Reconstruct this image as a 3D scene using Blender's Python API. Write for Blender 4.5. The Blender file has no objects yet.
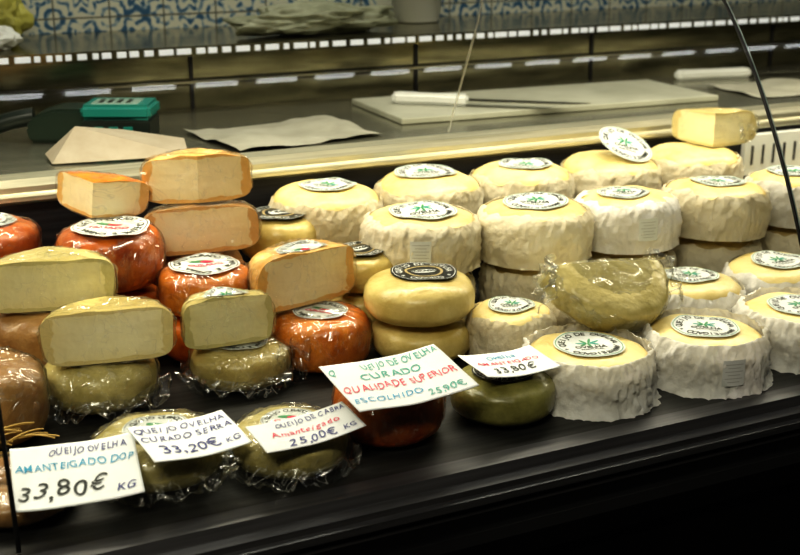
import bpy, bmesh, math, random
from mathutils import Vector, Matrix, noise, Euler
random.seed(7)
Z0 = 0.85   # deck height above the shop floor
COL = bpy.context.scene.collection

# ------------------------------------------------------------ materials
def newmat(name):
    m = bpy.data.materials.new(name); m.use_nodes = True
    nt = m.node_tree; b = nt.nodes['Principled BSDF']
    return m, nt, b
def simple(name, col, rough=0.5, metal=0.0, emis=None, es=0, coat=0.0, spec=0.5):
    m, nt, b = newmat(name)
    b.inputs['Base Color'].default_value = (*col, 1)
    b.inputs['Roughness'].default_value = rough
    b.inputs['Metallic'].default_value = metal
    b.inputs['Coat Weight'].default_value = coat
    b.inputs['Specular IOR Level'].default_value = spec
    if emis:
        b.inputs['Emission Color'].default_value = (*emis, 1)
        b.inputs['Emission Strength'].default_value = es
    return m
def mottled(name, c1, c2, rough=0.5, scale=30, bump=0.25, coat=0.0, c3=None, bscale=120, bd=0.003):
    m, nt, b = newmat(name); N = nt.nodes; L = nt.links
    tc = N.new('ShaderNodeTexCoord'); n = N.new('ShaderNodeTexNoise')
    oi = N.new('ShaderNodeObjectInfo')
    add = N.new('ShaderNodeVectorMath'); add.operation = 'ADD'
    mul = N.new('ShaderNodeMath'); mul.operation = 'MULTIPLY'; mul.inputs[1].default_value = 9.0
    L.new(oi.outputs['Random'], mul.inputs[0])
    L.new(tc.outputs['Object'], add.inputs[0]); L.new(mul.outputs[0], add.inputs[1])
    n.inputs['Scale'].default_value = scale; n.inputs['Detail'].default_value = 7; n.inputs['Roughness'].default_value = 0.62
    L.new(add.outputs[0], n.inputs['Vector'])
    r = N.new('ShaderNodeValToRGB'); e = r.color_ramp.elements
    e[0].position = 0.35; e[0].color = (*c1, 1); e[1].position = 0.65; e[1].color = (*c2, 1)
    if c3:
        q = e.new(0.78); q.color = (*c3, 1)
    L.new(n.outputs['Fac'], r.inputs['Fac'])
    hs = N.new('ShaderNodeHueSaturation'); L.new(r.outputs['Color'], hs.inputs['Color'])
    mr = N.new('ShaderNodeMapRange'); mr.inputs[3].default_value = 0.84; mr.inputs[4].default_value = 1.08
    L.new(oi.outputs['Random'], mr.inputs[0]); L.new(mr.outputs[0], hs.inputs['Value'])
    L.new(hs.outputs[0], b.inputs['Base Color'])
    n2 = N.new('ShaderNodeTexNoise'); n2.inputs['Scale'].default_value = bscale; n2.inputs['Detail'].default_value = 5
    L.new(add.outputs[0], n2.inputs['Vector'])
    bp = N.new('ShaderNodeBump'); bp.inputs['Strength'].default_value = bump; bp.inputs['Distance'].default_value = bd
    L.new(n2.outputs['Fac'], bp.inputs['Height']); L.new(bp.outputs['Normal'], b.inputs['Normal'])
    b.inputs['Roughness'].default_value = rough; b.inputs['Coat Weight'].default_value = coat
    b.inputs['Coat Roughness'].default_value = 0.2
    return m
def pastemat(name, mid, edge, rough=0.5):
    m, nt, b = newmat(name); N = nt.nodes; L = nt.links
    tc = N.new('ShaderNodeTexCoord'); sp = N.new('ShaderNodeSeparateXYZ')
    L.new(tc.outputs['Generated'], sp.inputs[0])
    def f(o):
        a = N.new('ShaderNodeMath'); a.operation = 'MULTIPLY_ADD'; a.inputs[1].default_value = 2; a.inputs[2].default_value = -1
        L.new(o, a.inputs[0]); c = N.new('ShaderNodeMath'); c.operation = 'ABSOLUTE'; L.new(a.outputs[0], c.inputs[0]); return c.outputs[0]
    mx = N.new('ShaderNodeMath'); mx.operation = 'MAXIMUM'
    L.new(f(sp.outputs['X']), mx.inputs[0]); L.new(f(sp.outputs['Z']), mx.inputs[1])
    n = N.new('ShaderNodeTexNoise'); n.inputs['Scale'].default_value = 60; n.inputs['Detail'].default_value = 5; L.new(tc.outputs['Object'], n.inputs['Vector'])
    ad = N.new('ShaderNodeMath'); ad.operation = 'MULTIPLY_ADD'; ad.inputs[1].default_value = 0.3; L.new(n.outputs['Fac'], ad.inputs[0]); L.new(mx.outputs[0], ad.inputs[2])
    r = N.new('ShaderNodeValToRGB'); e = r.color_ramp.elements
    e[0].position = 0.55; e[0].color = (*mid, 1); e[1].position = 1.12; e[1].color = (*edge, 1)
    q = e.new(0.98); q.color = (mid[0]*.95, mid[1]*.92, mid[2]*.82, 1)
    L.new(ad.outputs[0], r.inputs['Fac']); L.new(r.outputs['Color'], b.inputs['Base Color'])
    bp = N.new('ShaderNodeBump'); bp.inputs['Strength'].default_value = 0.4; bp.inputs['Distance'].default_value = 0.004
    L.new(n.outputs['Fac'], bp.inputs['Height']); L.new(bp.outputs['Normal'], b.inputs['Normal'])
    b.inputs['Roughness'].default_value = rough
    return m
def film(name, fac=0.12, rough=0.12, bscale=35, bstr=0.9, tint=(0.97, 0.98, 0.97), fres=0.35, bd=0.006, haze=0.0):
    m = bpy.data.materials.new(name); m.use_nodes = True; nt = m.node_tree; N = nt.nodes; L = nt.links
    N.remove(N['Principled BSDF']); out = N['Material Output']
    t = N.new('ShaderNodeBsdfTransparent'); t.inputs[0].default_value = (*tint, 1)
    g = N.new('ShaderNodeBsdfGlossy'); g.inputs['Roughness'].default_value = rough
    mx = N.new('ShaderNodeMixShader'); lw = N.new('ShaderNodeLayerWeight'); lw.inputs['Blend'].default_value = 0.25
    ma = N.new('ShaderNodeMath'); ma.operation = 'MULTIPLY_ADD'; ma.inputs[1].default_value = fres; ma.inputs[2].default_value = fac
    L.new(lw.outputs['Fresnel'], ma.inputs[0]); L.new(ma.outputs[0], mx.inputs['Fac'])
    base = t.outputs[0]
    if bstr:
        tc = N.new('ShaderNodeTexCoord'); n = N.new('ShaderNodeTexNoise'); n.inputs['Scale'].default_value = bscale
        n.inputs['Detail'].default_value = 3; n.inputs['Distortion'].default_value = 2.0
        n.noise_type = 'RIDGED_MULTIFRACTAL'
        L.new(tc.outputs['Object'], n.inputs['Vector'])
        bp = N.new('ShaderNodeBump'); bp.inputs['Strength'].default_value = bstr; bp.inputs['Distance'].default_value = bd
        L.new(n.outputs['Fac'], bp.inputs['Height']); L.new(bp.outputs['Normal'], g.inputs['Normal'])
        if haze:
            n3 = N.new('ShaderNodeTexNoise'); n3.inputs['Scale'].default_value = bscale*0.9; n3.inputs['Detail'].default_value = 2; n3.inputs['Distortion'].default_value = 3.0
            L.new(tc.outputs['Object'], n3.inputs['Vector'])
            s = N.new('ShaderNodeMath'); s.operation='SUBTRACT'; s.inputs[1].default_value=.5; L.new(n3.outputs['Fac'], s.inputs[0])
            ab = N.new('ShaderNodeMath'); ab.operation='ABSOLUTE'; L.new(s.outputs[0], ab.inputs[0])
            mr = N.new('ShaderNodeMapRange'); mr.inputs[1].default_value=0.0; mr.inputs[2].default_value=0.016; mr.inputs[3].default_value=haze; mr.inputs[4].default_value=0.012
            L.new(ab.outputs[0], mr.inputs[0])
            df = N.new('ShaderNodeBsdfDiffuse'); df.inputs[0].default_value=(.92,.92,.88,1)
            m2 = N.new('ShaderNodeMixShader'); L.new(mr.outputs[0], m2.inputs[0]); L.new(t.outputs[0], m2.inputs[1]); L.new(df.outputs[0], m2.inputs[2])
            base = m2.outputs[0]
    L.new(base, mx.inputs[1]); L.new(g.outputs[0], mx.inputs[2]); L.new(mx.outputs[0], out.inputs['Surface'])
    return m

M = {}
M['cream']  = mottled('cream_rind', (0.72,0.57,0.22), (0.86,0.73,0.37), 0.42, 22, 0.3, 0.15, bd=.004)
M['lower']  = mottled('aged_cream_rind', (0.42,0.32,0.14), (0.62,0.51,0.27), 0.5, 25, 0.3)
M['yellow'] = mottled('yellow_rind', (0.54,0.42,0.14), (0.74,0.61,0.26), 0.36, 22, 0.4, 0.3, bscale=70, bd=.005)
M['olive']  = mottled('olive_rind', (0.48,0.40,0.15), (0.70,0.60,0.28), 0.34, 28, 0.5, 0.3, bscale=70, bd=.005)
M['dolive'] = mottled('dark_olive_rind', (0.16,0.15,0.045), (0.33,0.31,0.11), 0.34, 28, 0.35, 0.3)
M['orange'] = mottled('paprika_rind', (0.62,0.17,0.012), (0.84,0.31,0.03), 0.36, 30, 0.5, 0.35, (0.86,0.48,0.14), bscale=70, bd=.005)
M['gorange']= mottled('golden_rind', (0.66,0.34,0.08), (0.86,0.60,0.25), 0.36, 40, 0.6, 0.3, (0.92,0.80,0.54), bscale=70, bd=.006)
M['red']    = mottled('dark_paprika_rind', (0.38,0.07,0.008), (0.66,0.19,0.02), 0.36, 26, 0.5, 0.35, bscale=70, bd=.005)
M['brown']  = mottled('brown_rind', (0.34,0.17,0.055), (0.54,0.33,0.13), 0.40, 26, 0.5, 0.25, bscale=70, bd=.005)
M['paste']  = pastemat('cream_paste', (0.97,0.90,0.61), (0.78,0.66,0.32))
M['opaste'] = pastemat('golden_paste', (0.96,0.82,0.52), (0.80,0.48,0.15))
M['bpaste'] = pastemat('tan_paste', (0.92,0.79,0.53), (0.70,0.42,0.16))
M['gpaste'] = pastemat('greenish_paste', (0.90,0.85,0.53), (0.66,0.60,0.28))
def clothmat(name, c1, c2):
    m = mottled(name, c1, c2, 0.8, 18, 0.8, bscale=45, bd=.010)
    nt = m.node_tree; b = nt.nodes['Principled BSDF']; N = nt.nodes; L = nt.links
    t = N.new('ShaderNodeBsdfTranslucent'); t.inputs[0].default_value = (*c2, 1)
    mx = N.new('ShaderNodeMixShader'); mx.inputs[0].default_value = 0.22
    L.new(b.outputs[0], mx.inputs[1]); L.new(t.outputs[0], mx.inputs[2]); L.new(mx.outputs[0], N['Material Output'].inputs['Surface'])
    return m
M['cloth']  = clothmat('cheesecloth', (0.74,0.72,0.66), (0.91,0.90,0.87))
M['ccloth'] = clothmat('cream_cheesecloth', (0.73,0.66,0.48), (0.88,0.83,0.67))
M['paper']  = mottled('card_paper', (0.78,0.80,0.80), (0.86,0.88,0.88), 0.75, 12, 0.1)
M['white']  = simple('label_white', (0.70,0.72,0.69), 0.45)
M['black']  = simple('ink_black', (0.02,0.025,0.02), 0.5)
M['blackl'] = simple('label_black', (0.02,0.022,0.02), 0.3)
M['green']  = simple('ink_green', (0.06,0.28,0.11), 0.5)
M['redink'] = simple('ink_red', (0.65,0.02,0.08), 0.5)
M['cyan']   = simple('ink_cyan', (0.01,0.30,0.50), 0.5)
M['teal']   = simple('ink_teal', (0.03,0.33,0.26), 0.5)
M['blue']   = simple('ink_blue', (0.02,0.03,0.18), 0.5)
M['gold']   = simple('label_gold', (0.45,0.36,0.18), 0.4)
M['grey']   = simple('ink_grey', (0.45,0.45,0.42), 0.5)
M['film']   = film('cling_film', 0.09, 0.16, 20, 1.0, bd=0.014, haze=0.22)
M['filmc']  = film('taut_cling_film', 0.045, 0.16, 16, 1.0, bd=0.012, haze=0.12, tint=(.99,.99,.99), fres=.2)
M['film2']  = film('loose_cling_film', 0.10, 0.18, 16, 0.8, fres=0.3, haze=0.35)
M['glass']  = film('display_glass', 0.030, 0.02, bstr=0, tint=(0.97,0.985,0.97), fres=0.12)
M['seal']   = simple('black_glass_seal', (0.006,0.006,0.006), 0.4)
M['plast']  = simple('white_plastic', (0.70,0.71,0.67), 0.35)
M['dplast'] = simple('black_plastic', (0.015,0.022,0.018), 0.35)
M['tealp']  = simple('teal_plastic', (0.015,0.20,0.17), 0.3)
M['straw']  = simple('straw', (0.55,0.38,0.12), 0.7)

def brushed(name, c1, c2, rough, metal=0.9, sc=(1.2,40,40), s=4):
    m, nt, b = newmat(name); N = nt.nodes; L = nt.links
    tc = N.new('ShaderNodeTexCoord'); mp = N.new('ShaderNodeMapping'); mp.inputs['Scale'].default_value = sc
    n = N.new('ShaderNodeTexNoise'); n.inputs['Scale'].default_value = s; n.inputs['Detail'].default_value = 5
    L.new(tc.outputs['Object'], mp.inputs[0]); L.new(mp.outputs[0], n.inputs['Vector'])
    r = N.new('ShaderNodeValToRGB'); r.color_ramp.elements[0].color = (*c1,1); r.color_ramp.elements[1].color = (*c2,1)
    r.color_ramp.elements[0].position = .3; r.color_ramp.elements[1].position = .7
    L.new(n.outputs['Fac'], r.inputs['Fac']); L.new(r.outputs[0], b.inputs['Base Color'])
    b.inputs['Metallic'].default_value = metal; b.inputs['Roughness'].default_value = rough
    return m
M['deck']  = brushed('deck_steel', (0.03,0.03,0.03), (0.06,0.06,0.058), 0.5, 0.5)
M['alu']   = brushed('warm_aluminium', (0.44,0.42,0.31), (0.74,0.71,0.56), 0.32, 0.7)
M['dalu']  = brushed('dark_aluminium', (0.03,0.03,0.034), (0.05,0.05,0.056), 0.4, 0.6)
M['sill']  = brushed('grey_aluminium', (0.08,0.08,0.085), (0.13,0.13,0.135), 0.38, 0.6)
M['steel'] = brushed('counter_steel', (0.26,0.26,0.20), (0.46,0.45,0.36), 0.26, 0.8)
M['panel'] = brushed('olive_panel_steel', (0.12,0.115,0.075), (0.38,0.36,0.25), 0.18, 0.85, (1,3,5), 9)
M['fascia'] = simple('black_fascia', (0.003,0.003,0.003), 0.7, spec=0.1)

# ------------------------------------------------------------ helpers
def empty(name, loc=(0,0,0), rot=(0,0,0)):
    e = bpy.data.objects.new(name, None); e.empty_display_size = 0.03
    e.location = loc; e.rotation_euler = rot; COL.objects.link(e); return e
def obj(name, me, parent=None, loc=(0,0,0), rot=(0,0,0), scale=(1,1,1)):
    o = bpy.data.objects.new(name, me); o.location = loc; o.rotation_euler = rot; o.scale = scale
    COL.objects.link(o)
    if parent: o.parent = parent
    return o
def box(name, x0, x1, y0, y1, z0, z1, mat, parent=None, bevel=0.0, loc=(0,0,0), rot=(0,0,0)):
    bm = bmesh.new(); bmesh.ops.create_cube(bm, size=1)
    for v in bm.verts:
        v.co = Vector((x0+(v.co.x+.5)*(x1-x0), y0+(v.co.y+.5)*(y1-y0), z0+(v.co.z+.5)*(z1-z0)))
    if bevel: bmesh.ops.bevel(bm, geom=bm.edges[:], offset=bevel, segments=3, affect='EDGES', profile=0.6)
    me = bpy.data.meshes.new(name); bm.to_mesh(me); bm.free(); me.materials.append(mat)
    return obj(name, me, parent, loc, rot)
def extrude_x(name, prof, x0, x1, mat, parent=None):
    n = len(prof); v = [(x0,y,z) for y,z in prof]+[(x1,y,z) for y,z in prof]
    f = [(i,(i+1)%n,(i+1)%n+n,i+n) for i in range(n)]+[tuple(range(n))[::-1], tuple(range(n,2*n))]
    me = bpy.data.meshes.new(name); me.from_pydata(v,[],f); me.materials.append(mat)
    bm = bmesh.new(); bm.from_mesh(me); bmesh.ops.recalc_face_normals(bm, faces=bm.faces); bm.to_mesh(me); bm.free()
    return obj(name, me, parent)
def sup_prof(R, H, n=4.0, k=22):
    p = []
    for i in range(k+1):
        t = -math.pi/2+math.pi*i/k
        c = max(0,math.cos(t)); s = math.sin(t)
        p.append((R*c**(2/n), H/2+H/2*math.copysign(abs(s)**(2/n), s)))
    p[0] = (0,0); p[-1] = (0,H)
    return [p[0],(R*.3,0)]+p[1:-1]+[(R*.3,H)]+[p[-1]]
def topz(x, y, R, H, seed, zamp):
    return H + zamp*H*noise.noise(Vector((x/R*2.2+seed*3.1, y/R*2.2, 5.5)))
def ridge(v): return (1-abs(v)*2.0)
def lathe(name, prof, mats, a0=0, a1=2*math.pi, seg=56, amp=0.03, ns=3.0, seed=0, zamp=0.0, caps=False, ridged=False):
    full = abs(a1-a0-2*math.pi) < 1e-5
    R = max(p[0] for p in prof); H = max(p[1] for p in prof)
    verts = []; cols = seg if full else seg+1
    for j in range(cols):
        a = a0+(a1-a0)*j/seg; c, s = math.cos(a), math.sin(a)
        for (r, z) in prof:
            nn = noise.noise(Vector((c*ns*r/R, s*ns*r/R, z/R*ns+seed*7.3)))
            if ridged: nn = max(0,ridge(nn))**3-.35
            rr = r*(1+amp*nn)
            zz = z + (zamp*H*noise.noise(Vector((c*r/R*2.2+seed*3.1, s*r/R*2.2, 5.5))) if z > H*0.5 else 0)
            if ridged and z > H*.5: zz += 0.03*H*max(0, ridge(noise.noise(Vector((c*r/R*5, s*r/R*5, seed)))))**4
            verts.append((c*rr, s*rr, zz))
    m = len(prof); faces = []
    for j in range(seg):
        j2 = (j+1) % cols
        for i in range(m-1):
            faces.append((j*m+i, j2*m+i, j2*m+i+1, j*m+i+1))
    nf = len(faces)
    if not full and caps:
        faces.append(tuple(range(m))); faces.append(tuple((seg*m+i) for i in range(m))[::-1])
    me = bpy.data.meshes.new(name); me.from_pydata(verts, [], faces)
    for mt in mats: me.materials.append(mt)
    for i, p in enumerate(me.polygons):
        p.use_smooth = i < nf
        if i >= nf: p.material_index = 1
    bm = bmesh.new(); bm.from_mesh(me)
    if full or caps:
        bmesh.ops.remove_doubles(bm, verts=bm.verts, dist=1e-6)
    for e in bm.edges:
        if len(e.link_faces)==2 and e.link_faces[0].material_index != e.link_faces[1].material_index: e.smooth = False
    bmesh.ops.recalc_face_normals(bm, faces=bm.faces)
    bm.to_mesh(me); bm.free()
    return me
def text_mesh(s, size, mat, shear=0.0, align='CENTER', bold=0.0):
    cu = bpy.data.curves.new('txt', 'FONT'); cu.body = s; cu.size = size; cu.align_x = align; cu.align_y = 'CENTER' if align=='CENTER' else 'BOTTOM_BASELINE'
    cu.shear = shear; cu.offset = bold; cu.resolution_u = 3
    o = bpy.data.objects.new('txt', cu); COL.objects.link(o)
    dg = bpy.context.evaluated_depsgraph_get()
    me = bpy.data.meshes.new_from_object(o.evaluated_get(dg)); me.materials.clear(); me.materials.append(mat)
    bpy.data.objects.remove(o); return me
def hand_text(s, size, mat):
    bm = bmesh.new(); x = 0
    for ch in s:
        if ch == ' ': x += size*0.32; continue
        me = text_mesh(ch, size*random.uniform(.9,1.12), mat, shear=random.uniform(.05,.3), align='LEFT', bold=size*0.003)
        xs = [v.co.x for v in me.vertices]
        if not xs: continue
        w = max(xs)-min(xs); b2 = bmesh.new(); b2.from_mesh(me)
        ph = random.uniform(0,6)
        for v in b2.verts:
            v.co.x += size*0.035*math.sin(v.co.y/size*5+ph); v.co.y += size*0.04*math.sin(v.co.x/size*5+ph)
        b2.transform(Matrix.Translation((x-min(xs), size*random.uniform(-.06,.06)-size*.36,0)) @ Matrix.Rotation(random.uniform(-.1,.1),4,'Z'))
        t = bpy.data.meshes.new('t'); b2.to_mesh(t); b2.free(); bm.from_mesh(t)
        x += w + size*random.uniform(.05,.13)
    for v in bm.verts: v.co.x -= x/2
    me = bpy.data.meshes.new('lettering'); bm.to_mesh(me); bm.free(); me.materials.append(mat)
    return me, x

def build_label(kind):
    bm = bmesh.new(); mats = []
    def addm(me, mat, T):
        if mat not in mats: mats.append(mat)
        idx = mats.index(mat); n0 = len(bm.faces)
        b2 = bmesh.new(); b2.from_mesh(me); b2.transform(T)
        t = bpy.data.meshes.new('t'); b2.to_mesh(t); b2.free(); bm.from_mesh(t)
        bm.faces.ensure_lookup_table()
        for f in bm.faces[n0:]: f.material_index = idx
    def ring(r0, r1, mat, zz, n=48, sx=1, sy=1, T=Matrix(), k=1):
        v=[];f=[]
        for q in range(k+1):
            r=r0+(r1-r0)*q/k
            for i in range(n):
                a=2*math.pi*i/n; v.append((r*math.cos(a)*sx,r*math.sin(a)*sy,zz))
        for q in range(k):
            for i in range(n): f.append((q*n+i,(q+1)*n+i,(q+1)*n+(i+1)%n,q*n+(i+1)%n))
        t = bpy.data.meshes.new('t'); t.from_pydata(v,[],f); addm(t, mat, T)
    fg = M['black']; bg = M['white']
    if kind == 'black': fg = M['white']; bg = M['blackl']
    ring(0.001, 1, bg, 0.0, k=10)
    z = 0.0005
    s = {'green':'QUEIJO DE OVELHA AMANTEIGADO * ','red':'QUEIJO CURADO * OVELHA E CABRA * ','black':'QUEIJO DE OVELHA * CURADO * '}[kind]
    for i, ch in enumerate(s):
        if ch == ' ': continue
        a = math.pi - 2*math.pi*i/len(s)
        me = text_mesh(ch, 0.26, fg, bold=0.004)
        addm(me, fg, Matrix.Translation((0.76*math.cos(a),0.76*math.sin(a),z)) @ Matrix.Rotation(a-math.pi/2,4,'Z'))
    ring(0.93, 0.95, M['green'] if kind=='green' else fg, z)
    if kind == 'green':
        for k in range(7):
            a = k*2*math.pi/7+.3
            T = Matrix.Translation((0.20*math.cos(a), 0.14+0.14*math.sin(a),0)) @ Matrix.Rotation(a,4,'Z')
            ring(0.001, 0.11, M['green'] if k%3 else M['teal'], z, 12, 1.4, 0.35, T)
        addm(text_mesh('OVELHA', 0.24, M['black'], bold=0.006), M['black'], Matrix.Translation((0,-0.18,z)))
        addm(text_mesh('PORTUGAL', 0.13, M['black'], bold=.003), M['black'], Matrix.Translation((0,-0.38,z)))
    elif kind == 'red':
        ring(0.001, 0.26, M['green'], z, 24, 1.2, 0.5, Matrix.Translation((-.1,0.2,0)))
        ring(0.001, 0.16, M['redink'], z*1.5, 24, 1.2, 0.7, Matrix.Translation((0.1,0.12,0)))
        addm(text_mesh('CURADO', 0.24, M['redink'], bold=0.01), M['redink'], Matrix.Translation((0,-0.2,z)))
    else:
        ring(0.50, 0.58, M['gold'], z)
        ring(0.001, 0.40, M['white'], z, 24, 1, 0.45)
        addm(text_mesh('CURADO', 0.2, M['black'], bold=0.01), M['black'], Matrix.Translation((0,0,z*2)))
    me = bpy.data.meshes.new('round_label_'+kind); bm.to_mesh(me); bm.free()
    for m in mats: me.materials.append(m)
    return me
LAB = {k: build_label(k) for k in ('green','red','black')}

SEED = [0]
def half_label(kind):
    bm=bmesh.new(); bm.from_mesh(LAB[kind])
    bmesh.ops.bisect_plane(bm, geom=bm.verts[:]+bm.edges[:]+bm.faces[:], plane_co=(0,0,0), plane_no=(0,-1,0), clear_outer=True)
    me=bpy.data.meshes.new('half_round_label'); bm.to_mesh(me); bm.free()
    for m in LAB[kind].materials: me.materials.append(m)
    return me
def add_label(e, kind, r, R, H, sd, dx=0, dy=0, rz=None, half=False, lift=0.0014):
    if rz is None: rz = -0.45+random.uniform(-0.5,0.5)
    me = half_label(kind) if half else LAB[kind].copy()
    c, s = math.cos(rz), math.sin(rz)
    for v in me.vertices:
        x = (v.co.x*c-v.co.y*s)*r+dx; y = (v.co.x*s+v.co.y*c)*r+dy
        rr = math.hypot(v.co.x,v.co.y)
        w = 0.0012*noise.noise(Vector((x*35+sd,y*35,sd)))+ 0.0012*max(0,rr-.6)*(1+noise.noise(Vector((x*50,y*50,sd*3))))
        v.co = Vector((x, y, topz(x,y,R,H,sd,0.05)+lift+w*.8+v.co.z))
    obj('round_label', me, e)
def skirt(e, R, H, mat, wid=0.35, seed=0, a0=0, a1=2*math.pi):
    seg = 130; rings = 8; v=[]; f=[]
    for i in range(rings):
        t = i/(rings-1)
        for j in range(seg+1):
            a = a0+(a1-a0)*j/seg
            n1 = noise.noise(Vector((math.cos(a)*3, math.sin(a)*3, seed*3.3+t*1.0)))
            n2 = noise.noise(Vector((math.cos(a)*11, math.sin(a)*11, seed*1.3+t*2)))
            r = R*(0.99+wid*t*(1+1.3*n1)+0.05*n2*t)
            z = max(0.0008, H*0.45*(1-t)+0.006*t+ (0.030*n1+0.012*n2)*t)
            v.append((r*math.cos(a), r*math.sin(a), z))
    for i in range(rings-1):
        for j in range(seg):
            k = i*(seg+1)+j; f.append((k,k+1,k+seg+2,k+seg+1))
    me = bpy.data.meshes.new('film_skirt'); me.from_pydata(v,[],f); me.materials.append(mat)
    for p in me.polygons: p.use_smooth = True
    obj('film_skirt', me, e)
def film_flap(e, cx, cy, z0, w, h, mat, seed, rz=0.0):
    nx, ny = 26, 18; v=[]; f=[]
    for j in range(ny+1):
        for i in range(nx+1):
            u=i/nx-.5; t=j/ny
            q=noise.noise(Vector((u*4+seed,t*3,seed))); q2=noise.noise(Vector((u*10+seed,t*7,seed*2)))
            x=u*w*(1+.6*t)+.012*q; y=.02*q+.008*q2*1.2-.01*t; z=z0+t*h*(1+.5*q)+.004*q2
            c,s=math.cos(rz),math.sin(rz); v.append((cx+x*c-y*s,cy+x*s+y*c,max(.001,z)))
    for j in range(ny):
        for i in range(nx):
            k=j*(nx+1)+i; f.append((k,k+1,k+nx+2,k+nx+1))
    me=bpy.data.meshes.new('film_tail'); me.from_pydata(v,[],f); me.materials.append(mat)
    for p in me.polygons: p.use_smooth=True
    obj('film_tail',me,e)
def cloth_band(e, R, H, mat, seed, flare=0.0, top=0.88, wr_amp=1.0, fold_over=True, n=3.6, hem=0.88):
    seg = 240
    def rb(z): return (1-abs(2*z-1)**n)**(1/n)
    prof = [(1.01+flare*1.6,0.0),(1.0+flare*1.1,0.06),(1.01+flare*.6,.15),(1.025+flare*.2,.26),(1.035,.34),(1.035,.42),(1.035,.50)]
    if fold_over:
        prof += [(1.036,.58),(1.034,.66),(1.03,.74),(1.012,.83),(0.985,.92),(0.955,.975),(top+.02,1.0),(top,1.005)]
    else:
        for t in (.15,.3,.45,.6,.72,.84,.92,1.0):
            z=.5+(hem-.5)*t; prof.append((rb(z)+.030-.008*t, z))
    v=[]; f=[]; m=len(prof)
    for j in range(seg):
        a = 2*math.pi*j/seg; ca, sa = math.cos(a), math.sin(a)
        wv = noise.noise(Vector((ca*2.2, sa*2.2, seed*2.7)))+.35*noise.noise(Vector((ca*6, sa*6, seed*1.7)))
        for i,(r,z) in enumerate(prof):
            sw = z*2.2*(1 if seed%2 else -1)
            ca2, sa2 = math.cos(a+sw*.35), math.sin(a+sw*.35)
            fold = max(0,ridge(noise.noise(Vector((ca2*2.8, sa2*2.8, seed*3.1+z*1.3)))))**6
            fold2 = max(0,ridge(noise.noise(Vector((ca*4.2+seed, sa*4.2, z*4.6+seed)))))**5
            fold3 = max(0,ridge(noise.noise(Vector((ca*7+z*2, sa*7+seed, -z*5+seed)))))**4
            wf = noise.noise(Vector((ca*9, sa*9+z*2, seed*1.7+z*2.2)))
            rr = r + wr_amp*(0.024*fold + 0.022*fold2 + 0.012*fold3 + 0.010*wf) - (.010 if fold_over else .004)
            k = max(0,(i-(m-5))/4)
            if fold_over:
                rr += 0.055*wv*k; zz = z + k*0.05*wv + 0.012*wf*k
            else:
                dz = k*0.11*wv; zz = min(.97, z+dz)
                rr += k*(rb(min(.97,zz))-rb(z))*.9
            v.append((ca*rr*R, sa*rr*R, max(0.0,zz*H+0.0010*k)))
    for j in range(seg):
        j2=(j+1)%seg
        for i in range(m-1): f.append((j*m+i,j2*m+i,j2*m+i+1,j*m+i+1))
    me = bpy.data.meshes.new('cheesecloth_band'); me.from_pydata(v,[],f); me.materials.append(mat)
    for p in me.polygons: p.use_smooth=True
    obj('cheesecloth_band', me, e)
def side_tag(e, R, H, ang, w=0.028, h=0.032):
    v=[]; f=[]; n=8
    for i in range(n+1):
        a = ang+(i/n-.5)*w/R
        for z in (H*.5-h/2, H*.5+h/2): v.append((R*math.cos(a),R*math.sin(a),z))
    for i in range(n): f.append((2*i,2*i+2,2*i+3,2*i+1))
    for q in range(6):
        zz = H*.5-h*.34+q*h*.135; b=len(v)
        for i in range(n+1):
            a = ang+(i/n-.5)*(w*(0.8 if q%2 else .55))/R
            for z in (zz-.0004,zz+.0004): v.append(((R+.0004)*math.cos(a),(R+.0004)*math.sin(a),z))
        for i in range(n): f.append((b+2*i,b+2*i+2,b+2*i+3,b+2*i+1))
    me=bpy.data.meshes.new('side_tag'); me.from_pydata(v,[],f); me.materials.append(M['white']); me.materials.append(M['grey'])
    for i,p in enumerate(me.polygons): p.material_index = 0 if i<n else 1
    obj('side_tag', me, e)

def wheel(name, x, y, z, R, H, rind, label=None, lr=0.55, cloth=None, flare=0.0, filmw=False, sk=False, n=4.0, tag=False, loff=(0,0), amp=0.03, top=0.88, tilt=(0,0), wa=1.0, fo=False, hem=0.88):
    SEED[0]+=1; sd=SEED[0]
    e = empty(name, (x,y,z), (tilt[0],tilt[1],random.uniform(-.15,.15)))
    obj('cheese_body', lathe('cheese_body', sup_prof(R,H,n), [M[rind]], seed=sd, amp=amp if not cloth else .012, zamp=0.05), e)
    if cloth: cloth_band(e, R, H, M[cloth], sd, flare, top, wa, fo, n, hem+random.uniform(-.04,.03))
    if label: add_label(e, label, R*lr, R, H, sd, loff[0], loff[1])
    if filmw:
        obj('film_wrap', lathe('film_wrap', sup_prof(R*1.035,H*1.05,3.4), [M['film']], seg=130, seed=sd+.5, amp=0.05, ns=5, zamp=0.06, ridged=True), e)
    if sk: skirt(e, R, H, M['film2'], wid=0.22, seed=sd)
    if tag: side_tag(e, R*1.08, H, math.radians(-112+random.uniform(-8,20)))
    return e
def sector(name, x, y, z, R, H, rind, paste, face, span=180, label=None, lr=0.5, filmw=True, tilt=(0,0), n=5.0):
    SEED[0]+=1; sd=SEED[0]
    e = empty(name, (x,y,z), (tilt[0],tilt[1],math.radians(face+90)))
    a0 = math.radians(90-span/2); a1 = math.radians(90+span/2)
    obj('cheese_body', lathe('cheese_body', sup_prof(R,H,n), [M[rind],M[paste]], a0, a1, 40, 0.06, 3.4, sd, 0.07, True), e)
    if filmw:
        obj('film_wrap', lathe('film_wrap', sup_prof(R*1.045,H*1.06,3.6), [M['film'],M['filmc']], a0, a1, 80, 0.05, 5, sd+.4, 0.08, True, ridged=True), e, (0,-0.003,-0.001))
    if label:
        add_label(e, label, R*lr, R, H, sd, 0, 0.006, 0.0, half=True)
    return e

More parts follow.
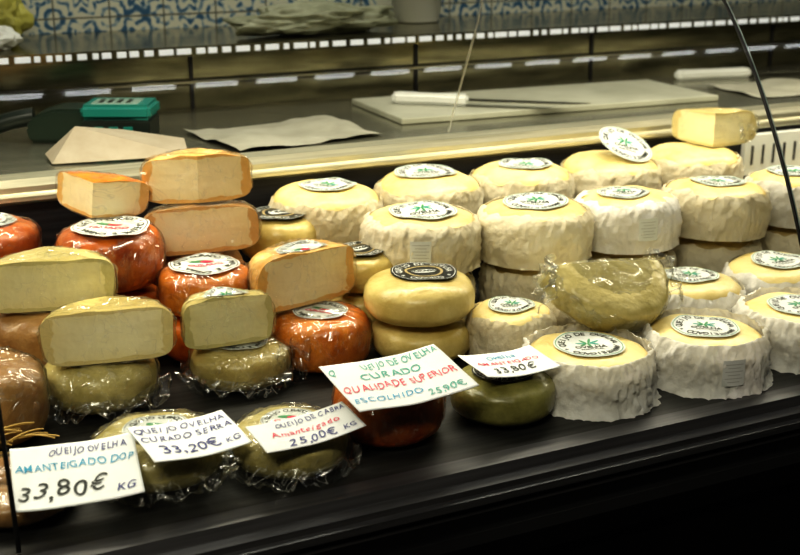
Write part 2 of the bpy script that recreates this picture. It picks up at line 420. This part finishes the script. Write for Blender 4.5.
# ------------------------------------------------------------ room
XA, XB = -0.95, 2.6
box('floor', -2.5, 4.5, -1.8, 2.55, -Z0-0.05, -Z0, mottled('floor_tile', (0.05,0.05,0.05),(0.09,0.09,0.085),0.4,3,0.05))
box('ceiling', -2.5, 4.5, -1.8, 2.55, 1.85, 1.90, simple('ceiling_paint',(0.35,0.34,0.32),0.9))
def tiles():
    m, nt, b = newmat('azulejo_tiles'); N=nt.nodes; L=nt.links
    tc=N.new('ShaderNodeTexCoord'); sp=N.new('ShaderNodeSeparateXYZ'); L.new(tc.outputs['Object'], sp.inputs[0])
    def mth(op,a,bv=None,c=None):
        n=N.new('ShaderNodeMath'); n.operation=op
        for i,q in enumerate((a,bv,c)):
            if q is None: continue
            if isinstance(q,(int,float)): n.inputs[i].default_value=q
            else: L.new(q,n.inputs[i])
        return n.outputs[0]
    S=1/0.11
    u=mth('FRACT',mth('MULTIPLY',sp.outputs['X'],S)); v=mth('FRACT',mth('MULTIPLY',sp.outputs['Z'],S))
    du=mth('ABSOLUTE',mth('SUBTRACT',u,.5)); dv=mth('ABSOLUTE',mth('SUBTRACT',v,.5))
    grout=mth('GREATER_THAN',mth('MAXIMUM',du,dv),0.485)
    rad=mth('SQRT',mth('ADD',mth('MULTIPLY',du,du),mth('MULTIPLY',dv,dv)))
    ang=mth('ARCTAN2',mth('SUBTRACT',u,.5),mth('SUBTRACT',v,.5))
    pet=mth('MULTIPLY',mth('COSINE',mth('MULTIPLY',ang,8.0)),0.06)
    w=mth('SINE',mth('MULTIPLY',mth('ADD',rad,pet),34.0))
    n=N.new('ShaderNodeTexNoise'); n.inputs['Scale'].default_value=34; n.inputs['Detail'].default_value=4; n.inputs['Distortion'].default_value=1.2; L.new(tc.outputs['Object'],n.inputs['Vector'])
    w2=mth('ADD',mth('MULTIPLY',w,.8),mth('MULTIPLY',mth('SUBTRACT',n.outputs['Fac'],.5),7.0))
    r=N.new('ShaderNodeValToRGB'); e=r.color_ramp.elements
    e[0].position=.46; e[0].color=(0.56,0.56,0.47,1); e[1].position=.74; e[1].color=(0.06,0.13,0.22,1)
    q=e.new(.58); q.color=(0.27,0.35,0.40,1)
    L.new(mth('MULTIPLY_ADD',w2,.25,.5), r.inputs['Fac'])
    mx=N.new('ShaderNodeMix'); mx.data_type='RGBA'; L.new(grout,mx.inputs['Factor']); L.new(r.outputs[0],mx.inputs[6]); mx.inputs[7].default_value=(0.14,0.14,0.12,1)
    L.new(mx.outputs[2], b.inputs['Base Color']); b.inputs['Roughness'].default_value=0.15
    return m
box('wall_back', -2.5, 4.5, 2.45, 2.55, -Z0, 1.85, tiles())
dw = simple('dark_plaster',(0.06,0.06,0.06),0.9)
box('wall_left', -2.6, -2.5, -1.8, 2.55, -Z0, 1.85, dw)
box('wall_right', 4.5, 4.6, -1.8, 2.55, -Z0, 1.85, dw)
box('wall_front', -2.5, 4.5, -1.9, -1.8, -Z0, 1.85, dw)
# ceiling strip fixture made of short bright tubes (it reflects faintly in the curved glass)
fx = empty('ceiling_strip_light')
box('housing', -0.6, 4.2, 0.47, 0.57, 1.815, 1.849, simple('fixture_white',(0.5,0.5,0.5),0.5), fx, 0.004)
stm = simple('strip_tube',(0.9,0.9,0.9),0.4,emis=(0.95,0.98,1.0),es=10)
X=-0.55
while X < 4.1:
    box('tube_segment', X, X+0.10, 0.505, 0.535, 1.800, 1.816, stm, fx, 0.004); X+=0.15

# ------------------------------------------------------------ display case
case = empty('refrigerated_display_case')
extrude_x('deck', [(0.985,-0.03),(0.985,-0.0005),(1.66,-0.0005),(1.66,-0.03)], XA, XB, M['deck'], case)
extrude_x('front_sill', [(0.955,-0.010),(0.960,0.000),(0.985,0.000),(0.985,-0.06),(0.945,-0.06),(0.945,-0.014)], XA, XB, M['sill'], case)
extrude_x('sill_bead', [(0.938,-0.022),(0.938,-0.030),(0.948,-0.032),(0.948,-0.020)], XA, XB, M['sill'], case)
extrude_x('bumper_rail', [(0.915,-0.045),(0.905,-0.052),(0.905,-0.075),(0.915,-0.082),(0.945,-0.084),(0.945,-0.043)], XA, XB, M['fascia'], case)
extrude_x('fascia', [(0.92,-0.083),(0.92,-Z0+0.1),(1.66,-Z0+0.1),(1.66,-0.031),(0.987,-0.031),(0.987,-0.083)], XA, XB, M['fascia'], case)
extrude_x('plinth', [(1.0,-Z0+0.1),(1.0,-Z0),(1.62,-Z0),(1.62,-Z0+0.1)], XA, XB, M['fascia'], case)
extrude_x('inner_back', [(1.652,0.0),(1.652,0.165),(1.665,0.165),(1.665,0.0)], XA, XB, M['dalu'], case)
extrude_x('rear_rail', [(1.650,0.158),(1.646,0.162),(1.646,0.168),(1.655,0.172),(1.655,0.180),(1.660,0.190),(1.690,0.192),(1.700,0.186),(1.700,0.158)], XA, XB, M['alu'], case)
box('vent_grille', 1.49, 2.1, 1.640, 1.6515, 0.075, 0.150, M['plast'], case, 0.002)
for i in range(24):
    box('vent_slot', 1.505+i*0.025, 1.509+i*0.025, 1.638, 1.641, 0.095, 0.130, M['sill'], case)
gp = [(0.990,0.002),(1.003,0.05),(1.022,0.105),(1.047,0.166),(1.080,0.235),(1.12,0.306),(1.165,0.372),(1.214,0.431),(1.275,0.49),(1.345,0.54),(1.42,0.58),(1.48,0.600)]
def catmull(P, k=6):
    out=[]; Q=[P[0]]+P+[P[-1]]
    for i in range(1,len(Q)-2):
        p0,p1,p2,p3=Q[i-1],Q[i],Q[i+1],Q[i+2]
        for s in range(k):
            t=s/k
            out.append(tuple(.5*((2*b)+(-a+c)*t+(2*a-5*b+4*c-d)*t*t+(-a+3*b-3*c+d)*t**3) for a,b,c,d in zip(p0,p1,p2,p3)))
    return out+[P[-1]]
gps = catmull(gp)
def glass_panel(x0,x1):
    v=[];f=[]
    for y,z in gps: v+=[(x0,y,z),(x1,y,z)]
    for i in range(len(gps)-1): f.append((2*i,2*i+1,2*i+3,2*i+2))
    me=bpy.data.meshes.new('front_glass'); me.from_pydata(v,[],f); me.materials.append(M['glass'])
    for p in me.polygons: p.use_smooth=True
    obj('front_glass',me,case)
for a,b_ in ((XA,0.107),(0.111,1.046),(1.050,XB)): glass_panel(a,b_)
def tube(name, pts, r, mat, parent, res=4):
    cu=bpy.data.curves.new(name,'CURVE'); cu.dimensions='3D'; cu.bevel_depth=r; cu.bevel_resolution=res
    s=cu.splines.new('NURBS'); s.points.add(len(pts)-1)
    for p,q in zip(s.points,pts): p.co=(*q,1)
    s.use_endpoint_u=True; s.order_u=3; s.resolution_u=6; cu.use_fill_caps=True
    o=bpy.data.objects.new('t',cu); COL.objects.link(o); dg=bpy.context.evaluated_depsgraph_get()
    me=bpy.data.meshes.new_from_object(o.evaluated_get(dg)); bpy.data.objects.remove(o)
    me.materials.clear(); me.materials.append(mat)
    for p in me.polygons: p.use_smooth=True
    return obj(name,me,parent)
for X in (0.109,1.048): tube('glass_joint_seal', [(X,y,z) for y,z in gp], 0.0022, M['seal'], case)
tube('glass_edge', [(1.0515,y,z) for y,z in gp], 0.0010, simple('polished_glass_edge',(0.3,0.38,0.35),0.15), case)
extrude_x('canopy', [(1.47,0.600),(1.47,0.64),(1.76,0.66),(1.76,0.60)], XA, XB, M['dalu'], case)
for X in (XA,XB-0.03): box('canopy_post', X, X+0.03, 1.68, 1.74, 0.19, 0.60, M['dalu'], case)
lampm = simple('lamp_tube_white',(0.9,0.9,0.85),0.4,emis=(1,0.95,0.85),es=4)
tube('lamp_tube', [(XA+.1,1.56,0.588),(0.8,1.56,0.588),(XB-.1,1.56,0.588)], 0.010, lampm, case)
tube('divider_edge', [(0.92,1.706,0.192),(0.935,1.68,0.30),(0.955,1.65,0.42),(0.96,1.64,0.60)], 0.0018, film('acrylic_edge',0.3,0.3,bstr=0), case)

# ------------------------------------------------------------ work counter behind the case
ctr = empty('steel_work_counter')
extrude_x('counter_top', [(1.701,0.150),(1.701,0.185),(2.15,0.185),(2.15,0.150)], XA, XB, M['steel'], ctr)
extrude_x('counter_body', [(1.72,0.15),(1.72,-Z0),(2.15,-Z0),(2.15,0.15)], XA, XB, M['dalu'], ctr)
extrude_x('splash_panel', [(2.15,-Z0),(2.15,0.300),(2.17,0.300),(2.17,-Z0)], XA, XB, M['panel'], ctr)
extrude_x('panel_ridge', [(2.143,0.232),(2.143,0.237),(2.150,0.241),(2.150,0.228)], XA, XB, M['panel'], ctr)
for i,X in enumerate((-.3,.15,.62,1.08,1.5,2.0)):
    box('panel_joint', X, X+0.006, 2.146, 2.1505, 0.186, 0.30, M['dalu'], ctr)
extrude_x('rear_shelf', [(2.12,0.288),(2.12,0.302),(2.449,0.302),(2.449,0.288)], XA, XB, M['panel'], ctr)
extrude_x('reflection_backing', [(2.105,0.286),(2.105,0.304),(2.12,0.304),(2.12,0.286)], XA, XB, M['panel'], ctr)  # added bar that carries the imitated lamp reflection
reflm = simple('reflection_glow',(0.6,0.6,0.6),0.4,emis=(0.95,0.98,1.0),es=0.30)  # glowing dashes imitate ceiling lamps reflected in the front glass
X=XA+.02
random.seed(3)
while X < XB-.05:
    w=random.choice((0.010,0.016,0.026)); box('reflection_dash', X, X+w, 2.101, 2.106, 0.2905, 0.3005, reflm, ctr, 0.001); X+=w+random.choice((0.006,0.010))

def prism(name, pts, z0, z1, mat, parent, bev=0.0, loc=(0,0,0), rot=(0,0,0)):
    bm=bmesh.new(); vs=[bm.verts.new((x,y,z0)) for x,y in pts]; f=bm.faces.new(vs)
    r=bmesh.ops.extrude_face_region(bm, geom=[f])
    for g in r['geom']:
        if isinstance(g,bmesh.types.BMVert): g.co.z=z1
    bmesh.ops.recalc_face_normals(bm, faces=bm.faces)
    if bev: bmesh.ops.bevel(bm, geom=bm.edges[:], offset=bev, segments=3, affect='EDGES')
    me=bpy.data.meshes.new(name); bm.to_mesh(me); bm.free(); me.materials.append(mat); return obj(name,me,parent,loc,rot)
blade = simple('blade_steel',(0.35,0.35,0.32),0.2,0.95)
def knife(name,x,y,rz,hl=0.13,bl=0.20,z=.1975):
    k=empty(name,(x,y,z),(0,0,math.radians(rz)))
    prism('handle',[(-hl,-.012),(-hl-.008,0.002),(-hl+.004,.018),(-hl*.8,.016),(-hl*.5,.011),(-.03,.012),(0,.016),(0.004,-.016),(-.02,-.016),(-hl*.5,-.010),(-hl*.8,-.013)],0.0,0.020,M['plast'],k,0.005)
    prism('blade',[(0,-.014),(bl*.7,-.016),(bl*.9,-.008),(bl,.006),(bl*.6,.009),(0,.011)],0.009,0.0108,blade,k)
knife('kitchen_knife',1.060,1.895,-38,.135,.22)
knife('kitchen_knife',1.83,2.03,-8,0.17,0.2,.186)

def sheet(name, w, d, loc, rz, mat, amp=0.01, seed=0):
    nx,ny=26,20; v=[];f=[]
    for j in range(ny+1):
        for i in range(nx+1):
            x=(i/nx-.5)*w; y=(j/ny-.5)*d
            q=noise.noise(Vector((x*9+seed,y*9,seed*2.2)))+.5*noise.noise(Vector((x*25+seed,y*25,1)))
            v.append((x,y,max(0.0006,amp*(q+.35))))
    for j in range(ny):
        for i in range(nx):
            k=j*(nx+1)+i; f.append((k,k+1,k+nx+2,k+nx+1))
    me=bpy.data.meshes.new(name); me.from_pydata(v,[],f); me.materials.append(mat)
    for p in me.polygons: p.use_smooth=True
    return obj(name,me,None,loc,(0,0,rz))
bpap=mottled('wrapping_paper',(0.34,0.29,0.21),(0.44,0.39,0.30),0.8,10,0.2)
gpap=mottled('greaseproof_paper',(0.30,0.29,0.23),(0.42,0.41,0.34),0.6,10,0.2)
brd=mottled('cutting_board_plastic',(0.34,0.34,0.27),(0.44,0.44,0.36),0.5,8,0.1)
sheet('wrapping_paper_sheet',0.26,0.20,(0.68,1.83,0.1862),0.15,gpap,0.010,2)
box('cutting_board',-.33,.33,-.12,.12,0,.011,brd,None,0.003,(1.23,1.93,0.1855),(0,0,-.05))
sheet('wrapping_paper_sheet',0.22,0.18,(1.76,1.86,0.1862),-0.1,gpap,0.008,5)
def tri_paper():
    e=empty('folded_paper',(0.38,1.745,0.1875),(0,0,-0.1))
    v=[(-.085,0,0),(.11,-.02,0.003),(-.045,.045,.045),(.12,.07,.012),(.03,.09,.028),(-.09,.06,.004)]
    f=[(0,1,2),(1,4,2),(1,3,4),(0,2,5),(2,4,5)]
    me=bpy.data.meshes.new('paper'); me.from_pydata(v,[],f); me.materials.append(bpap)
    o=obj('paper',me,e); s=o.modifiers.new('s','SOLIDIFY'); s.thickness=0.001
tri_paper()
d=empty('label_dispenser',(0.405,1.925,0.1865),(0,0,math.radians(-26))); d.scale=(1.05,1.05,1.2)
pr=[(-.10,0),(-.105,.02),(-.09,.036),(-.06,.044),(.0,.044),(.05,.042),(.075,.03),(.08,0)]
def extrude_y(name, prof, y0,y1,mat,parent,bev=0.004):
    bm=bmesh.new(); vs=[bm.verts.new((x,y0,z)) for x,z in prof]; f=bm.faces.new(vs)
    r=bmesh.ops.extrude_face_region(bm, geom=[f])
    for g in r['geom']:
        if isinstance(g,bmesh.types.BMVert): g.co.y=y1
    bmesh.ops.recalc_face_normals(bm, faces=bm.faces)
    if bev: bmesh.ops.bevel(bm, geom=bm.edges[:], offset=bev, segments=2, affect='EDGES')
    me=bpy.data.meshes.new(name); bm.to_mesh(me); bm.free(); me.materials.append(mat); return obj(name,me,parent)
extrude_y('body',pr,-.035,.035,simple('dark_green_plastic',(0.015,0.03,0.02),0.35),d)
prism('teal_cover',[(-.02,-.040),(.085,-.040),(.085,.040),(-.02,.040)],.030,.050,M['tealp'],d,0.005)
prism('keypad_block',[(-.018,-.040),(.083,-.040),(.083,.038),(-.018,.038)],.002,.030,M['dplast'],d,0.002)
box('display',-.005,.065,-.030,.020,.0495,.0512,simple('lcd_grey',(0.30,0.42,0.36),0.2),d,0.0005)
for i in range(4): box('display_digit',0.004+i*.014,.010+i*.014,-.022,.006,.0512,.0520,M['dplast'],d)
for i in range(3): box('key',0.0+i*.022,.014+i*.022,-.0425,-.0395,.010,.022,M['tealp'],d,0.001)
tube('cutter_handle',[(-.10,0,.03),(-.14,-.005,.025),(-.17,0,.014)],0.012,M['dplast'],d)

def lump(name, loc, sc, mat, amp=0.25, seed=0, rot=0):
    bm=bmesh.new(); bmesh.ops.create_icosphere(bm, subdivisions=5, radius=1)
    for v in bm.verts:
        q=noise.noise(v.co*1.8+Vector((seed,0,0)))+.4*noise.noise(v.co*5+Vector((0,seed,0)))+.2*ridge(noise.noise(v.co*4+Vector((0,seed,0))))
        v.co*= (1+amp*q)
        v.co=Vector((v.co.x*sc[0],v.co.y*sc[1],max(0,v.co.z*.5+.45)*sc[2]*2))
    me=bpy.data.meshes.new(name); bm.to_mesh(me); bm.free(); me.materials.append(mat)
    for p in me.polygons: p.use_smooth=True
    return obj(name,me,None,loc,(0,0,rot))
gcl=mottled('pale_green_cloth',(0.22,0.23,0.15),(0.38,0.39,0.28),0.45,20,0.4)
lump('folded_cleaning_cloth',(0.90,2.23,0.3025),(0.15,0.06,0.028),gcl,0.45,4,0.1)
lump('yellow_plastic_bag',(0.32,2.33,0.3025),(0.05,0.05,0.05),simple('bag_yellow',(0.42,0.40,0.10),0.35),0.3,2)
lump('white_plastic_bag',(0.28,2.22,0.3025),(0.05,0.04,0.022),M['plast'],0.3,7)
tub=empty('plastic_tub',(1.19,2.36,0.3025))
obj('tub',lathe('tub',[(0,0),(.045,0),(.05,.004),(.058,.10),(.061,.10),(.061,.106),(.054,.106),(.048,.01),(0,.01)],[M['plast']],amp=0),tub)

# ------------------------------------------------------------ cheeses (world metres)
random.seed(11)
CW='cloth_wrapped_cheese_wheel'
for X,Y,R,cl in ((.722,1.415,.080,'ccloth'),(.886,1.385,.080,'ccloth'),(1.040,1.38,.076,'cloth'),(1.198,1.375,.078,'ccloth'),(1.358,1.375,.076,'cloth'),(1.52,1.375,.077,'cloth'),(1.68,1.375,.077,'cloth')):
    wheel('aged_cheese_wheel',X,Y,0,.073,.072,'lower',n=3.4,cloth='ccloth')
    wheel(CW,X,Y,.075,R-.001,.073,'cream','green',random.uniform(.50,.60),cloth=cl,tag=X in(.722,1.04,1.52),n=3.8,tilt=(random.uniform(-.03,.03),random.uniform(-.03,.03)),hem=.90,wa=1.4,loff=(random.uniform(-.006,.006),random.uniform(-.006,.006)))
for X,Y in ((.645,1.568),(.815,1.574),(.973,1.565),(1.14,1.562),(1.305,1.56)):
    wheel('aged_cheese_wheel',X,Y,0,.072,.080,'lower',n=3.4)
    wheel('cream_cheese_wheel',X,Y,.082,.079,.078,'cream','green' if X<1.1 else None,random.uniform(.52,.62),cloth='ccloth',n=3.4,amp=.04,hem=.80,wa=1.2,loff=(random.uniform(-.006,.006),random.uniform(-.006,.006)))
wheel('cream_cheese_wheel',1.465,1.565,0,.075,.075,'cream','green',.5,cloth='cloth')
wheel('cream_cheese_wheel',1.64,1.56,0,.075,.075,'cream','green',.5,cloth='cloth')
pl=empty('paper_cheese_label',(1.155,1.545,.180),(math.radians(24),math.radians(16),-0.3))
obj('round_label',LAB['green'],pl,(0,0,0),(0,0,0),(.046,.046,1))
wg=sector('cheese_wedge',1.325,1.535,.1615,.090,.056,'cream','paste',-130,100,None,filmw=True)
film_flap(wg,.05,.05,.005,.03,.03,M['film2'],5.3,0.8)
for X,Y,R,lab in ((.752,1.222,.055,'green'),(.885,1.232,.064,'green'),(1.035,1.225,.072,'green'),(1.195,1.225,.074,'green'),(1.36,1.22,.074,'green')):
    wheel('cream_cheese_wheel',X,Y,0,R,.066,'cream',lab,.54,cloth='ccloth' if X<1. else 'cloth',n=3.6,hem=.86,wa=1.3)
wheel(CW,.770,1.078,0,.074,.058,'cream','green',.56,cloth='cloth',flare=.07,top=.92,wa=2.2,fo=True)
wheel(CW,.932,1.068,0,.073,.058,'cream','green',.56,cloth='cloth',flare=.08,tag=True,top=.91,wa=2.2,fo=True)
wheel(CW,1.090,1.075,0,.076,.060,'cream','green',.54,cloth='cloth',flare=.05,top=.90,wa=2.2,fo=True)
wheel(CW,1.26,1.075,0,.070,.060,'cream','green',.52,cloth='cloth',flare=.04)
hc=sector('halved_cheese_wheel',.858,1.165,.125,.086,.050,'olive','gpaste',-90,180,None,tilt=(math.radians(-148),math.radians(5)))
film_flap(hc,.085,.01,-.01,.05,.05,M['film2'],3.3,1.2)
film_flap(hc,-.085,.01,-.01,.05,.05,M['film2'],7.3,-1.2)

wheel('olive_cheese_wheel',.649,1.068,0,.059,.050,'dolive','black',.6,n=3.2)
wheel('paprika_cheese_wheel',.512,1.078,0,.059,.066,'red',None,filmw=True)
wheel('olive_cheese_wheel',.390,1.056,0,.059,.046,'olive','red',.5,n=3.2,filmw=True,sk=True)
wheel('olive_cheese_wheel',.262,1.092,0,.066,.048,'olive','red',.5,n=3.2,filmw=True,sk=True)
wheel('brown_cheese_wheel',.120,1.085,0,.060,.032,'brown',None,n=3.2,filmw=True)
wheel('olive_cheese_wheel',.252,1.300,0,.064,.058,'olive',None,n=3.2,filmw=True,sk=True)
sector('halved_cheese_wheel',.257,1.262,.060,.071,.060,'yellow','paste',-100)
b3=wheel('yellow_cheese_wheel',.418,1.292,0,.060,.048,'yellow','red',.55,n=3.2,filmw=True,sk=True)
film_flap(b3,.055,-.03,.0,.05,.06,M['film2'],1.3,0.3)
sector('halved_cheese_wheel',.400,1.275,.052,.054,.060,'olive','gpaste',-92,label='green')
wheel('paprika_cheese_wheel',.527,1.305,0,.062,.066,'orange','red',.55,filmw=True)
sector('halved_paprika_cheese',.520,1.325,.070,.072,.068,'gorange','opaste',-76,label='red')
wheel('yellow_cheese_wheel',.652,1.275,0,.064,.048,'yellow',None,n=3.2)
wheel('yellow_cheese_wheel',.650,1.278,.049,.070,.056,'yellow','black',.60,n=3.2,loff=(.008,.006))
wheel('brown_cheese_wheel',.125,1.255,0,.060,.085,'brown',None,filmw=True)
wheel('brown_cheese_wheel',.205,1.388,0,.058,.098,'brown',None)
sector('halved_cheese_wheel',.210,1.352,.100,.076,.060,'olive','gpaste',-105)
wheel('paprika_cheese_wheel',.308,1.462,0,.064,.084,'red',None)
wheel('paprika_cheese_wheel',.308,1.462,.086,.065,.078,'red','red',.74,filmw=True,loff=(0,-.01))
sector('cheese_wedge',.294,1.492,.168,.073,.048,'orange','opaste',-120,110,tilt=(0.0,0.12))
wheel('paprika_cheese_wheel',.175,1.575,0,.066,.085,'red',None)
wheel('paprika_cheese_wheel',.175,1.575,.087,.066,.070,'red','red',.6,filmw=True)
wheel('brown_cheese_wheel',.080,1.45,0,.060,.075,'orange','red',.6,filmw=True)
wheel('paprika_cheese_wheel',.408,1.392,0,.058,.058,'red',None)
wheel('paprika_cheese_wheel',.408,1.392,.060,.058,.058,'orange','red',.76,filmw=True)
wheel('brown_cheese_wheel',.435,1.528,0,.066,.106,'brown',None)
sector('halved_paprika_cheese',.434,1.478,.108,.074,.062,'brown','bpaste',-96)
sector('halved_paprika_cheese',.434,1.490,.173,.071,.062,'gorange','opaste',-100,165)
for X,Y,R,H in ((.563,1.54,.056,.066),(.625,1.405,.050,.053)):
    wheel('yellow_cheese_wheel',X,Y,0,R,H,'yellow',None)
    wheel('yellow_cheese_wheel',X,Y,H+.001,R*1.02,H,'yellow','black',.72,n=3.0)
wheel('yellow_cheese_wheel',.540,1.437,0,.050,.055,'yellow',None)

sb=empty('straw_packing',(.13,1.172,.0))
for i in range(26):
    x=random.uniform(-.05,.04); y=random.uniform(-.012,.012); z=random.uniform(.004,.04); a=random.uniform(-.5,.5)
    tube('straw',[(x-.02*math.cos(a),y-.02*math.sin(a),z),(x,y,z+.006),(x+.02*math.cos(a),y+.02*math.sin(a),z)],.0009,M['straw'],sb,1)

# ------------------------------------------------------------ price cards
def card(x,y,z,w,h,tilt,rz,lines,roll=0.0,curl=0.004):
    e=empty('handwritten_price_card',(x,y,z),(math.radians(tilt),math.radians(roll),math.radians(rz)))
    sd=x*37
    def zf(X,Y): return curl*((X/w*2)**2-.3)+.0018*noise.noise(Vector((X*20+sd,Y*20,sd)))
    nx,ny=40,28; bm=bmesh.new(); g=[]
    for j in range(ny+1):
        for i in range(nx+1):
            X=(i/nx-.5)*w; Y=(j/ny-.5)*h
            g.append(bm.verts.new((X,Y,zf(X,Y))))
    for j in range(ny):
        for i in range(nx):
            k=j*(nx+1)+i; f=bm.faces.new((g[k],g[k+1],g[k+nx+2],g[k+nx+1])); f.smooth=True
    me=bpy.data.meshes.new('card'); bm.to_mesh(me); bm.free(); me.materials.append(M['paper'])
    o=obj('card',me,e); s=o.modifiers.new('s','SOLIDIFY'); s.thickness=0.0007; s.offset=-1
    for t,size,mat,ty,tx in lines:
        tm,wd=hand_text(t,size,M[mat]); k=min(1.0,0.95*w/wd); sl=random.uniform(-.01,.04)
        for v in tm.vertices:
            X=v.co.x*k+tx*w; Y=v.co.y+ty*h+sl*v.co.x
            v.co=Vector((X,Y,zf(X,Y)+.0007))
        obj('lettering',tm,e)
card(.172,1.036,.046,.114,.080,20,-7,[('QUEIJO OVELHA',.0125,'blue',.36,-.04),('AMANTEIGADO DOP',.0125,'cyan',.13,.0),('33,80€',.027,'black',-.22,-.1),('KG',.012,'blue',-.34,.38)])
card(.282,1.042,.056,.100,.068,8,8,[('QUEIJO OVELHA',.0125,'blue',.34,0),('CURADO SERRA',.0125,'blue',.10,0),('33,20€',.020,'blue',-.24,-.05),('KG',.011,'blue',-.28,.38)],3)
card(.392,1.015,.054,.106,.054,6,3,[('QUEIJO DE CABRA',.011,'blue',.32,0),('Amanteigado',.012,'redink',.02,0),('25,00€',.017,'blue',-.30,0),('KG',.010,'blue',-.3,.38)],-3)
card(.503,1.035,.080,.138,.094,9,3,[('QUEIJO DE OVELHA',.016,'teal',.36,0),('CURADO',.016,'teal',.15,.0),('QUALIDADE SUPERIOR',.016,'redink',-.06,0),('ESCOLHIDO',.013,'cyan',-.29,-.18),('25,90€',.015,'teal',-.36,.28)])
card(.650,1.058,.064,.098,.060,6,4,[('Ovelha',.012,'cyan',.3,0),('AMANTEIGADO',.010,'redink',.06,0),('33,80€',.018,'black',-.22,0)],4)

# ------------------------------------------------------------ lights
def area(name, loc, rot, sx, sy, power, col):
    l=bpy.data.lights.new(name,'AREA'); l.shape='RECTANGLE'; l.size=sx; l.size_y=sy; l.energy=power; l.color=col
    o=bpy.data.objects.new(name,l); o.location=loc; o.rotation_euler=rot; COL.objects.link(o); return o
area('case_lamp_light',(0.8,1.50,0.572),(math.radians(-10),0,0),3.2,0.05,13.5,(1.0,0.92,0.73))
area('front_fill_light',(-0.3,-0.3,1.80),(math.radians(34),math.radians(-10),0),1.4,0.3,31,(1.0,0.92,0.74))  # unseen front fill, added to brighten the cheese faces
area('counter_fill_light',(0.9,2.05,1.80),(0,0,0),2.2,0.2,14,(1.0,0.96,0.84))  # unseen light added for the counter, which the canopy shades
w=bpy.data.worlds.new('World'); bpy.context.scene.world=w; w.use_nodes=True
w.node_tree.nodes['Background'].inputs[0].default_value=(0.02,0.021,0.02,1)

for o in list(COL.objects):
    if o.parent is None: o.location.z += Z0

cam=bpy.data.cameras.new('camera'); cam.lens=54; cam.sensor_width=36; cam.clip_start=0.02
cam.dof.use_dof=True; cam.dof.focus_distance=1.38; cam.dof.aperture_fstop=7.0
co=bpy.data.objects.new('camera',cam); COL.objects.link(co)
co.location=(0,0,0.55+Z0); co.rotation_euler=(math.radians(90-17.4),0,math.radians(-26))
bpy.context.scene.camera=co
vs=bpy.context.scene.view_settings
vs.view_transform='Standard'
try: vs.look='High Contrast'
except Exception as ex: print('look', ex)
